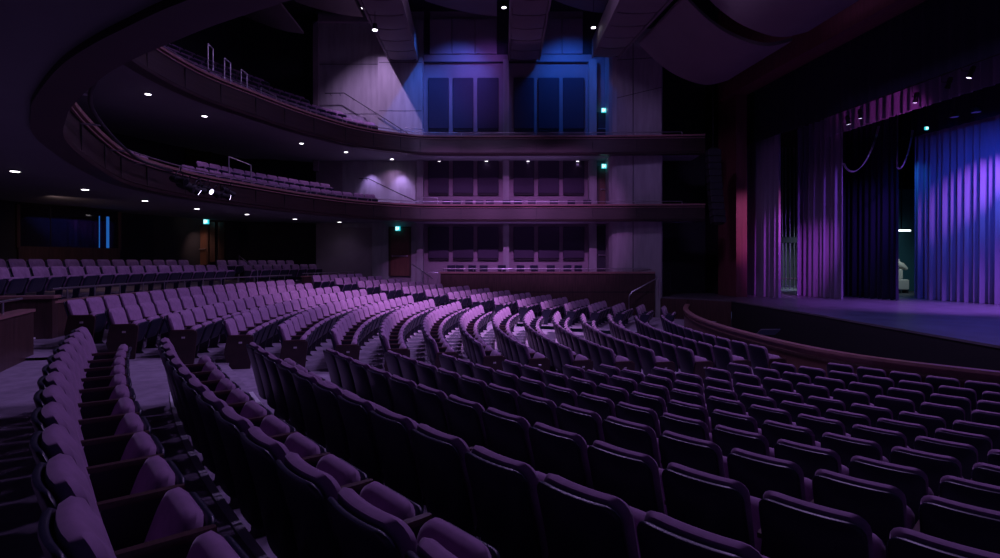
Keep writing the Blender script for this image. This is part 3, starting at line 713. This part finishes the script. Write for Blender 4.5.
# wall handrails on the side stairs
def wall_rail(pts, Y, label):
    Pp = [px(x, y, Y) for x, y in pts]; o = thing('stair_handrail', Pp[0], label, 'handrail'); L = o.location
    M().tube([(p[0] - L.x, p[1] - L.y, p[2] + EZ - L.z) for p in Pp], .028).obj('top_rail', DMETAL, o, 40)
    for i in range(1, len(Pp)):
        a, b = Vector(Pp[i - 1]), Vector(Pp[i])
        for t in (.25, .75):
            q = a + (b - a) * t; M().tube([(q.x - L.x, q.y - L.y, q.z + EZ - L.z), (q.x - L.x, q.y - L.y + .3, q.z + EZ - L.z - .06)], .015, 6).obj('bracket', DMETAL, o)
    return o
wall_rail([(325, 93.3), (344, 93), (376, 113), (408, 133.5)], 30.8, 'dark stair handrail on the upper balcony concrete wall')
wall_rail([(359, 178.5), (368.5, 178.5), (400, 194), (417, 201.5)], 30.9, 'dark stair handrail on the lower balcony concrete wall')
loop_rail(px(229, 172, 22.4), px(251, 176.5, 22.0), 3.0, 1.15, .75, 'slanting metal handrail between the lower balcony seat blocks')
for k, (xa_, xb_, y_, Y_) in enumerate(((208, 213, 66, 19.0), (224.5, 230.5, 79, 20.2), (241, 247, 89, 21.3), (261, 276, 97, 22.5))):
    loop_rail(px(xa_, y_, Y_), px(xb_, y_ + 3, Y_ + .2), px(0, y_ + 3, Y_)[2], .85 if k < 3 else .5, .75 if k < 3 else .2, 'metal aisle handrail, %s from the left on the upper balcony' % ordn(k + 1), METAL, 'aisle handrails on the upper balcony')
rail_thing('guard_rail', [px(405, 127.8, 29.9), px(424, 129.5, 29.9)], [(px(405, 127.8, 29.9), 6.4), (px(423, 129.5, 29.9), 6.4)], 'short metal rail at the foot of the upper balcony stair')
rail_thing('guard_rail', [px(418, 197.5, 29.9), px(437.5, 197.7, 29.9)], [(px(418, 197.5, 29.9), 2.9), (px(437.5, 197.7, 29.9), 2.9)], 'short metal rail at the foot of the lower balcony stair')
rail_thing('stair_handrail', [px(412.5, 264.5, 29.2), px(422, 270.5, 28.8), px(433, 279, 28.3)], [(px(422, 270.5, 28.8), -2.2)], 'slanting metal stair handrail beside the far pillar at the box', .03)
rail_thing('guard_rail', [px(428, 272.4, 30.0), px(438, 272.4, 30.0)], [(px(428, 272.4, 30.0), -1.4), (px(438, 272.4, 30.0), -1.4)], 'short metal rail beside the left end of the side box', .02)

# ------------------------------------------------------------------ ceiling: bridges and clouds
def bridge(c, ribs, label):
    """c: far-left, far-right, near-right, near-left underside corners"""
    c = [Vector(p) for p in c]; o = thing('ceiling_bridge', c[0], label, 'ceiling bridge'); L = Vector(o.location)
    def W_(s, t, dz=0): 
        p = (c[0] * (1 - s) + c[1] * s) * (1 - t) + (c[3] * (1 - s) + c[2] * s) * t
        return Vector((p.x, p.y, p.z + EZ + dz)) - L
    NS, NT_ = 5, ribs
    for k in range(NT_):
        m = M(); vs = []
        t0_, t1_ = (k + .03) / NT_, (k + .97) / NT_
        for i in range(NS + 1):
            for j in range(4):
                s = .07 + .86 * i / NS; t = t0_ + (t1_ - t0_) * j / 3
                sag = .06 * math.sin(math.pi * i / NS) + .05 * math.sin(math.pi * j / 3)
                vs.append(W_(s, t, -sag))
        q = len(vs); vs += [v + Vector((0, 0, .25)) for v in vs]
        fs = [(i * 4 + j, i * 4 + j + 1, i * 4 + j + 5, i * 4 + j + 4) for i in range(NS) for j in range(3)] + [(q + i * 4 + j, q + i * 4 + j + 4, q + i * 4 + j + 5, q + i * 4 + j + 1) for i in range(NS) for j in range(3)]
        fs += [(i * 4, i * 4 + 4, q + i * 4 + 4, q + i * 4) for i in range(NS)] + [(i * 4 + 3, q + i * 4 + 3, q + i * 4 + 7, i * 4 + 7) for i in range(NS)]
        m.add(vs, fs); m.obj('underside_panel', CLOUD, o, 30)
    for (sa, sb) in ((0, .06), (.94, 1.0)):
        m = M(); vs = [W_(sa, 0, -.08), W_(sb, 0, -.08), W_(sb, 1, -.08), W_(sa, 1, -.08), W_(sa, 0, .9), W_(sb, 0, .9), W_(sb, 1, .9), W_(sa, 1, .9)]
        m.add(vs, [(3, 2, 1, 0), (4, 5, 6, 7), (0, 1, 5, 4), (1, 2, 6, 5), (2, 3, 7, 6), (3, 0, 4, 7)]); m.obj('side_beam', CLOUD, o)
    m = M(); vs = [W_(0, 0, -.0), W_(1, 0, -.0), W_(1, 0, .9), W_(0, 0, .9)]; vs += [v + Vector((0, .08, 0)) for v in vs]
    m.add(vs, [(0, 1, 2, 3), (7, 6, 5, 4), (0, 4, 5, 1), (1, 5, 6, 2), (2, 6, 7, 3), (3, 7, 4, 0)]); m.obj('end_plate', BLACK, o)
    m = M(); vs = [W_(0, 0, .5), W_(1, 0, .5), W_(1, 1, .5), W_(0, 1, .5)]; m.add(vs, [(0, 1, 2, 3)]); m.obj('deck', BLACK, o); return o
bridge([px(388.5, 59.5, 30.85), px(418.5, 59.5, 30.85), px(397, -20, 20), px(349, -20, 20)], 6, 'ribbed ceiling bridge above the concrete side wall, left one')
bridge([px(508, 59, 30.9), px(540, 59, 30.9), px(555, -20, 20), px(511, -20, 20)], 6, 'ribbed ceiling bridge in the middle above the side boxes')
bridge([px(592, 56.5, 29.4), px(619, 56.5, 29.2), px(690, -20, 20), px(628, -20, 20)], 6, 'ribbed ceiling bridge to the right beside the concrete tower')
def cloud(prof, v0, v1, label, name='ceiling_cloud'):
    """prof: (X, Z) points of the arched section; swept across the house along its v direction"""
    m = M(); pr = catmull(prof, 4); th = .14; n = 6
    full = pr + [(x, z + th) for x, z in reversed(pr)]; k = len(full); vs = []
    for j in range(n):
        s = v0 + (v1 - v0) * j / (n - 1)
        for (x, z) in full: vs.append((x - .12 * s, s * .993, z))
    fs = [(j * k + i, j * k + (i + 1) % k, (j + 1) * k + (i + 1) % k, (j + 1) * k + i) for j in range(n - 1) for i in range(k)] + [tuple(range(k)), tuple((n - 1) * k + i for i in range(k))[::-1]]
    m.add(vs, fs); return tag(m.obj(name, CLOUD, None, 30), label, 'ceiling panel')
pf = [(9.75, 10.2), (10.5, 9.45), (11.3, 8.85), (12.2, 8.45), (13.0, 8.3), (13.9, 8.5)]
cloud(pf, 22.0, 26.8, 'broad curved ceiling cloud nearest the concrete tower')
cloud(pf, 16.2, 21.1, 'broad curved ceiling cloud before the proscenium, second from the tower')
cloud(pf, 10.4, 15.3, 'broad curved ceiling cloud before the proscenium, third from the tower')
cloud([(1.2, 13.2), (3.2, 12.2), (5.4, 11.6), (7.3, 11.5)][::1], 25.8, 28.0, 'pale ceiling cloud edge above the middle of the side wall') if False else None
for (xa_, xb_, ya_, yb_, lab) in ((425, 497, 1, 16, 'blue lit ceiling cloud between the left and middle bridges'), (549, 603, -2, 13, 'blue lit ceiling cloud between the middle and right bridges'), (296, 363, 2, 17, 'dim ceiling cloud left of the left bridge'), (205, 304, -6, 34, 'dim ceiling cloud high above the balcony seats')):
    m = M(); n = 7; vs = []
    for j in range(2):
        for i in range(n):
            s = i / (n - 1); x = xa_ + (xb_ - xa_) * s; y = ya_ + (yb_ - ya_) * (1 - (1 - s) ** 1.6)
            p = px(x, y, 29.0); q = (p[0] * (1 - .0 * j), 29.0 - 6.0 * j, p[2] + .25 * j); vs.append(q)
    q = len(vs); vs += [(p[0], p[1], p[2] + .12) for p in vs]
    fs = [(i, i + 1, n + i + 1, n + i) for i in range(n - 1)] + [(q + n + i, q + n + i + 1, q + i + 1, q + i) for i in range(n - 1)] + [(i, q + i, q + i + 1, i + 1) for i in range(n - 1)] + [(n + i, n + i + 1, q + n + i + 1, q + n + i) for i in range(n - 1)]
    fs += [(0, n, q + n, q), (n - 1, q + n - 1, q + 2 * n - 1, 2 * n - 1)]
    m.add(vs, fs); tag(m.obj('ceiling_cloud', CLOUD, None, 30), lab, 'ceiling panel')
for k, (x, y) in enumerate(((364, 8), (375, 30), (504, 7.5), (593.5, 27.5))):
    p = px(x, y, 23.0 if k < 2 else 27.0); o = thing('ceiling_spotlight', p, 'small bright ceiling lamp, %s from the left among the bridges' % ordn(k + 1), 'ceiling light', 'lamps among the ceiling bridges')
    M().tube([(0, 0, .25), (0, 0, .02), (0, 0, 0)], [.08, .12, .125], 12).obj('can', BLACK, o, 40); M().tube([(0, 0, -.012), (0, 0, .0)], [.11, .11], 12).obj('lens', LAMP, o)
    M().tube([(0, 0, .25), (0, 0, 13.9 - p[2])], .012, 6).obj('hanger', DMETAL, o)

# ------------------------------------------------------------------ proscenium, stage, pit
SZ = -1.85
apron = [(6.6, 30.8), (9.5, 28.9), (11.0, 27.0), (11.05, 24.8), (11.15, 20), (11.1, 18), (11.0, 12.4), (10.7, 7), (10.6, 2)]
back = [(45, 2), (45, 45), (11.6, 45), (6.6, 33.9)]
m = M(); m.prism(apron + back, SZ - .06, SZ); struct('floor_stage', m, STAGEF)
m = M(); 
for i in range(2, len(apron) - 1): 
    a, b = apron[i], apron[i + 1]; m.add([(a[0] + .03, a[1], -4), (b[0] + .03, b[1], -4), (b[0] + .03, b[1], SZ - .05), (a[0] + .03, a[1], SZ - .05)], [(0, 1, 2, 3)])
struct('wall_stage_front', m, BLACK)
m = M()
for i in range(2): 
    a, b = apron[i], apron[i + 1]; m.add([(a[0], a[1] - .03, -4), (b[0], b[1] - .03, -4), (b[0], b[1] - .03, SZ - .06), (a[0], a[1] - .03, SZ - .06), (a[0], a[1], -4), (b[0], b[1], -4), (b[0], b[1], SZ - .06), (a[0], a[1], SZ - .06)], [(0, 1, 2, 3), (7, 6, 5, 4), (3, 2, 6, 7)])
struct('wall_platform_front', m, WOOD)
pit = catmull([(8.9, 26.9), (8.3, 25.3), (7.75, 23.6), (7.2, 20.9), (6.98, 18.3), (7.0, 16.2), (7.2, 13.9), (7.62, 12.35), (8.2, 11.35), (9.1, 10.3), (10.0, 9.35), (10.75, 8.6)], 4); PNm = normals(pit)
def pp(i, o): return (pit[i][0] + PNm[i][0] * o, pit[i][1] + PNm[i][1] * o)
o = thing('pit_rail_wall', (pit[0][0], pit[0][1], -3.1), 'curved wooden orchestra pit wall in front of the stage', 'wall'); L = o.location
def pitpart(nm, prof, mt):
    m = M().strip(prof, pp, len(pit)); m.v = [(p[0] - L.x, p[1] - L.y, p[2] + EZ - L.z) for p in m.v]; m.obj(nm, mt, o, 30)
pitpart('wood_face', [(-.06, -3.2), (.06, -3.2), (.06, -2.25), (-.06, -2.25)], PITW)
pitpart('ledge', [(-.09, -2.25), (.09, -2.25), (.09, -2.19), (-.09, -2.19)], WOOD)
pitpart('rail_board', [(-.05, -2.19), (.05, -2.19), (.05, -2.06), (-.05, -2.06)], CAPW)
pitpart('top_cap', [(-.10, -2.06), (.10, -2.06), (.10, -2.00), (-.10, -2.00)], CAPW)
m = M(); m.span((6.5, 5, -3.5), (11.2, 28, -3.3)); struct('floor_pit', m, BLACK)
o = thing('music_stand', (px(752, 0, 15.9)[0] + .45, 15.9, -3.3), 'tilted music stand just inside the orchestra pit wall', 'music stand')
M().tube([(0, 0, .02), (0, 0, 1.25)], .015).obj('pole', DMETAL, o, 40)
M().box((0, 0, 1.33), (.55, .03, .36), Matrix.Rotation(math.radians(60), 3, 'X'), .01).obj('desk', METAL, o)
for k in range(3):
    a = k * 2.1; M().tube([(0, 0, .12), (.25 * math.cos(a), .25 * math.sin(a), .01)], .012, 6).obj('foot', DMETAL, o)

# proscenium wall
def HB(m, u0, v0, z0, u1, v1, z1):      # box in house axes
    q = [A_(u0, v0), A_(u1, v0), A_(u1, v1), A_(u0, v1)]
    m.prism(q, z0, z1)
m = M(); HB(m, 15.85, 28.0, SZ, 16.45, 29.9, 14.2); struct('wall_proscenium', m, PROSC)
m = M(); HB(m, 16.3, 29.9, SZ, 16.45, 37.9, 14.2); struct('wall_wing_front', m, BLACK)
m = M(); HB(m, 15.85, -6, 8.75, 16.45, 28.0, 14.2); struct('wall_proscenium_header', m, PROSC)
m = M(); HB(m, 15.5, -6, 8.75, 15.85, 29.0, 9.5); struct('trim_header', m, PROSC)
m = M(); HB(m, 40, 0, SZ, 40.3, 50, 14); struct('wall_stage_back', m, BLACK)
m = M(); HB(m, 16.45, 37.8, SZ, 40, 38, 14); struct('wall_stage_side', m, BLACK)
m = M(); HB(m, 16.0, -20, 13.8, 40, 50, 14); struct('ceiling_stage', m, BLACK)
# curtains: pleated, along v at depth u
def curtain(u, v0, v1, z0, z1, mt, label, name='stage_curtain', pitch=.30, amp=.09, flare=.35, cat='curtain', seed=1):
    rnd = random.Random(seed); n = max(8, int(abs(v1 - v0) / pitch * 8)); nz = 9; ph = 0; off = []
    for i in range(n + 1):
        off.append((math.sin(ph) + .35 * math.sin(ph * .43 + seed)) * amp); ph += 2 * math.pi / 8 * rnd.uniform(.75, 1.25)
    m = M(); vs = []
    for back_ in (0, 1):
        for j in range(nz + 1):
            t = j / nz; z = z0 + (z1 - z0) * t
            for i in range(n + 1):
                v = v0 + (v1 - v0) * i / n; k = 1 - flare * t
                x, y = A_(u + off[i] * k + .03 * back_, v); vs.append((x, y, z + (.02 * off[i] / amp if j == 0 else 0)))
    q = (nz + 1) * (n + 1); fs = []
    for j in range(nz):
        for i in range(n):
            a = j * (n + 1) + i; fs.append((a, a + 1, a + n + 2, a + n + 1)); fs.append((q + a, q + a + n + 1, q + a + n + 2, q + a + 1))
    for j in range(nz):
        a = j * (n + 1); fs.append((a, a + n + 1, q + a + n + 1, q + a)); a += n; fs.append((a, q + a, q + a + n + 1, a + n + 1))
    for i in range(n): fs.append((i, q + i, q + i + 1, i + 1))
    m.add(vs, fs); return tag(m.obj(name, mt, None, 60), label, cat)
curtain(17.5, 30.4, 26.75, SZ + .02, 9.5, CURT, 'magenta lit leg curtain beside the proscenium pillar', seed=1, pitch=.42, amp=.14)
curtain(20.0, 29.1, 25.5, SZ + .02, 7.3, CURT, 'violet leg curtain second from the proscenium pillar', seed=2, pitch=.42, amp=.14)
curtain(22.0, 28.4, 24.45, SZ + .02, 8.5, CURTB, 'dark navy leg curtain between the violet leg and the back curtain', seed=3, pitch=.42, amp=.12)
curtain(24.2, 25.85, 8.0, SZ + .02, 8.0, CURT, 'wide purple and blue lit back curtain', seed=4, pitch=.36, amp=.17)
curtain(19.0, 25.3, 6.0, 6.03, 8.2, CURT, 'violet pleated border curtain hung across the stage', 'border_curtain', seed=5, pitch=.42, amp=.12)
curtain(17.0, 29.0, 4.0, 6.3, 12.5, CURTB, 'black front border curtain above the stage opening', 'border_curtain', seed=6, pitch=.5, amp=.03)
curtain(23.2, 29.0, 4.0, 6.06, 12, CURTB, 'black rear border curtain before the back curtain', 'border_curtain', seed=7, pitch=.5, amp=.03)
# stage lights on the pipe by the border
for k, (x, y, Y) in enumerate(((847, 115.5, 24.6), (860, 109, 23.8), (917, 92, 20.9), (951, 77, 19.6), (974, 66, 18.6))):
    p = px(x, y, Y); stage_light(p, (math.radians(-70), 0, math.radians(-60 + 25 * k)), 'lit stage lamp, %s from the left along the violet border' % ordn(k + 1), 'stage lamps along the violet border', .9, k != 3, top=13.8)
a, b = A_(18.3, 27.5), A_(18.3, 5)
o = thing('lighting_batten', (a[0], a[1], 6.75), 'black lighting batten over the violet border', 'pipe'); L = o.location
M().tube([(0, 0, 0), (b[0] - a[0], b[1] - a[1], 0)], .03).obj('pipe', BLACK, o, 40)
for t in (.1, .5, .9): M().tube([((b[0] - a[0]) * t, (b[1] - a[1]) * t, 0), ((b[0] - a[0]) * t, (b[1] - a[1]) * t, 13.8 - 6.75)], .012, 6).obj('hanger', BLACK, o)
p = px(926.5, 128.3, 24.3)
exit_sign(926.5, 128.3, 24.6, 'small green exit sign under the borders above the stage', .55, 13.8)
for k, (x, y) in enumerate(((954, 117), (976, 112.3))):
    q = px(x, y, 22.6); o = thing('stage_downlight', q, 'dim round lamp, %s from the left above the back curtain' % ordn(k + 1), 'stage light')
    M().tube([(0, 0, .2), (0, 0, 13.8 - q[2])], .012, 6).obj('hanger', DMETAL, o); M().tube([(0, 0, .2), (0, 0, 0)], [.12, .17], 14).obj('can', DMETAL, o, 40); M().tube([(0, 0, -.01), (0, 0, 0)], [.14, .14], 14).obj('lens', METAL, o)
# swagged cables
def swag(x0, y0, x1, y1, ys, Y, label):
    pts = []
    for i in range(17):
        t = i / 16; x = x0 + (x1 - x0) * t; y = y0 + (y1 - y0) * t; d_ = 1 - (2 * t - 1) ** 2
        base = y0 + (y1 - y0) * t; pts.append(px(x, base + (ys - max(y0, y1)) * d_ ** .8, Y))
    o = thing('hanging_cable', pts[0], label, 'cable'); L = o.location
    for e in (pts[0], pts[-1]): M().tube([(e[0] - L.x, e[1] - L.y, e[2] + EZ - L.z), (e[0] - L.x, e[1] - L.y, 13.8 + EZ - L.z)], .012, 6).obj('drop_line', BLACK, o)
    for dx in (0, .09): M().tube([(p[0] - L.x + dx, p[1] - L.y + dx * .5, p[2] + EZ - L.z + dx * .7 * math.sin(i / 16 * math.pi)) for i, p in enumerate(pts)], .017, 6).obj('strand', METAL, o, 60)
swag(843, 163, 878, 126, 186, 25.6, 'pale swagged cable loop hanging before the dark navy leg')
swag(897, 167, 912, 130, 180, 25.2, 'pale swagged cable loop hanging before the back curtain')
# wings: pipes and desk in the first gap
Yw = 38.0
o = thing('pipe_rack', (px(789, 0, Yw)[0], Yw, SZ), 'rack of pale upright pipes in the wing between the two legs', 'rack')
for k, x in enumerate((782.5, 785.8, 790, 794, 797)):
    X = px(x, 0, Yw)[0] - o.location.x; M().tube([(X, 0, 0), (X, 0, 3.1)], .055, 8).obj('upright_pipe', METAL, o, 40)
    M().tube([(X, 0, 3.5), (X, 0, 9.5)], .04, 8).obj('upper_pipe', METAL, o, 40)
m = M(); m.span((-.7, -.06, 3.12), (.8, .06, 3.5)); m.obj('clamp_board', DMETAL, o)
for z in (1.5, 2.6): M().span((-.7, -.03, z), (.8, .03, z + .04)).obj('cross_bar', DMETAL, o)
o = thing('wing_table', (px(789, 0, 35.8)[0], 35.8, SZ), 'low table standing before the pipe rack in the wing', 'table')
M().box((0, 0, .78), (1.6, .6, .06), bev=.01).obj('tabletop', CAPW, o)
for sx in (-.7, .7):
    for sy in (-.24, .24): M().span((sx - .03, sy - .03, 0), (sx + .03, sy + .03, .76)).obj('leg', DMETAL, o)
M().box((0, 0, .3), (1.4, .5, .03)).obj('lower_shelf', METAL, o)
# second gap: lamp tube, white machine
Yg = 33.5
m = M(); m.span((px(885, 0, 36)[0], 36, SZ), (px(930, 0, 36)[0], 36.2, 4.6)); struct('wall_wing', m, TEAL)
o = thing('tube_lamp', px(901.5, 230.5, 35.0), 'white fluorescent tube lamp glowing behind the curtain gap', 'lamp')
M().tube([(-.55, 0, 0), (.55, 0, 0)], .045, 8).obj('tube', FLUO, o); M().span((-.6, -.05, .05), (.6, .05, .12)).obj('batten', DMETAL, o); M().span((-.02, -.02, .12), (.02, .02, 8)).obj('hanger', DMETAL, o)
q = px(901.5, 0, Yg)
spot('machine_fill', (q[0] - .8, 31.6, 1.6), (q[0], 33.4, -1.0), 90, (.75, .95, 1), 120, .9, .1)  # added spot on the house side, brightens the white machine's front
o = thing('white_work_lamp', (q[0], Yg, SZ), 'white hooded work machine standing in the gap by the back curtain', 'machine')
M().box((0, 0, .50), (.62, .5, .62), bev=.05).obj('body', WHITE, o, 30)
M().box((-.12, 0, 1.10), (.26, .3, .62), bev=.05).obj('column', WHITE, o, 30)
M().tube([(-.35, 0, 1.75), (.0, 0, 1.62), (.30, 0, 1.42)], [.20, .19, .10], 12).obj('hood', WHITE, o, 40)
M().tube([(-.05, 0, 1.6), (-.18, 0, 2.0)], .05, 8).obj('arm', WHITE, o, 40)
for sx in (-.22, .22): M().span((sx - .05, -.2, 0), (sx + .05, .2, .20)).obj('foot', DMETAL, o)
# line array loudspeaker by the proscenium
o = thing('line_array_speaker', px(713, 150, 28.2), 'tall black hanging line array loudspeaker beside the proscenium', 'loudspeaker')
for k in range(11):
    t = k / 10; M().box((.35 * t ** 2 * .6, -.02 - .1 * t, -.16 - k * .335), (.62, .5, .315), Matrix.Rotation(math.radians(-12 * t), 3, 'X'), .02).obj('cabinet', DMETAL, o)
M().span((-.2, -.2, 0), (.2, .2, .08)).obj('rigging_frame', BLACK, o); M().tube([(0, 0, .08), (0, 0, 8.3 - px(0, 150, 28.2)[2] + 5)], .02, 6).obj('hanger', BLACK, o)
o = thing('floor_speaker', (*A_(12.6, 29.9), SZ), 'dark boxy loudspeaker on the side platform by the proscenium wall', 'loudspeaker', None, .3)
M().box((0, 0, .65), (.75, .6, 1.3), bev=.03).obj('cabinet', DMETAL, o, 30); M().box((0, -.31, .65), (.62, .03, 1.1), bev=.01).obj('grille', BLACK, o)
# handrail up to the side platform
rail_thing('stair_handrail', [px(629, 296.5, 29.0), px(632, 292, 29.0), px(659, 277, 29.3)], [(px(629, 296.5, 29.0), -2.9), (px(659, 277, 29.3), -1.85)], 'slanting metal handrail of the steps to the side platform', .03)
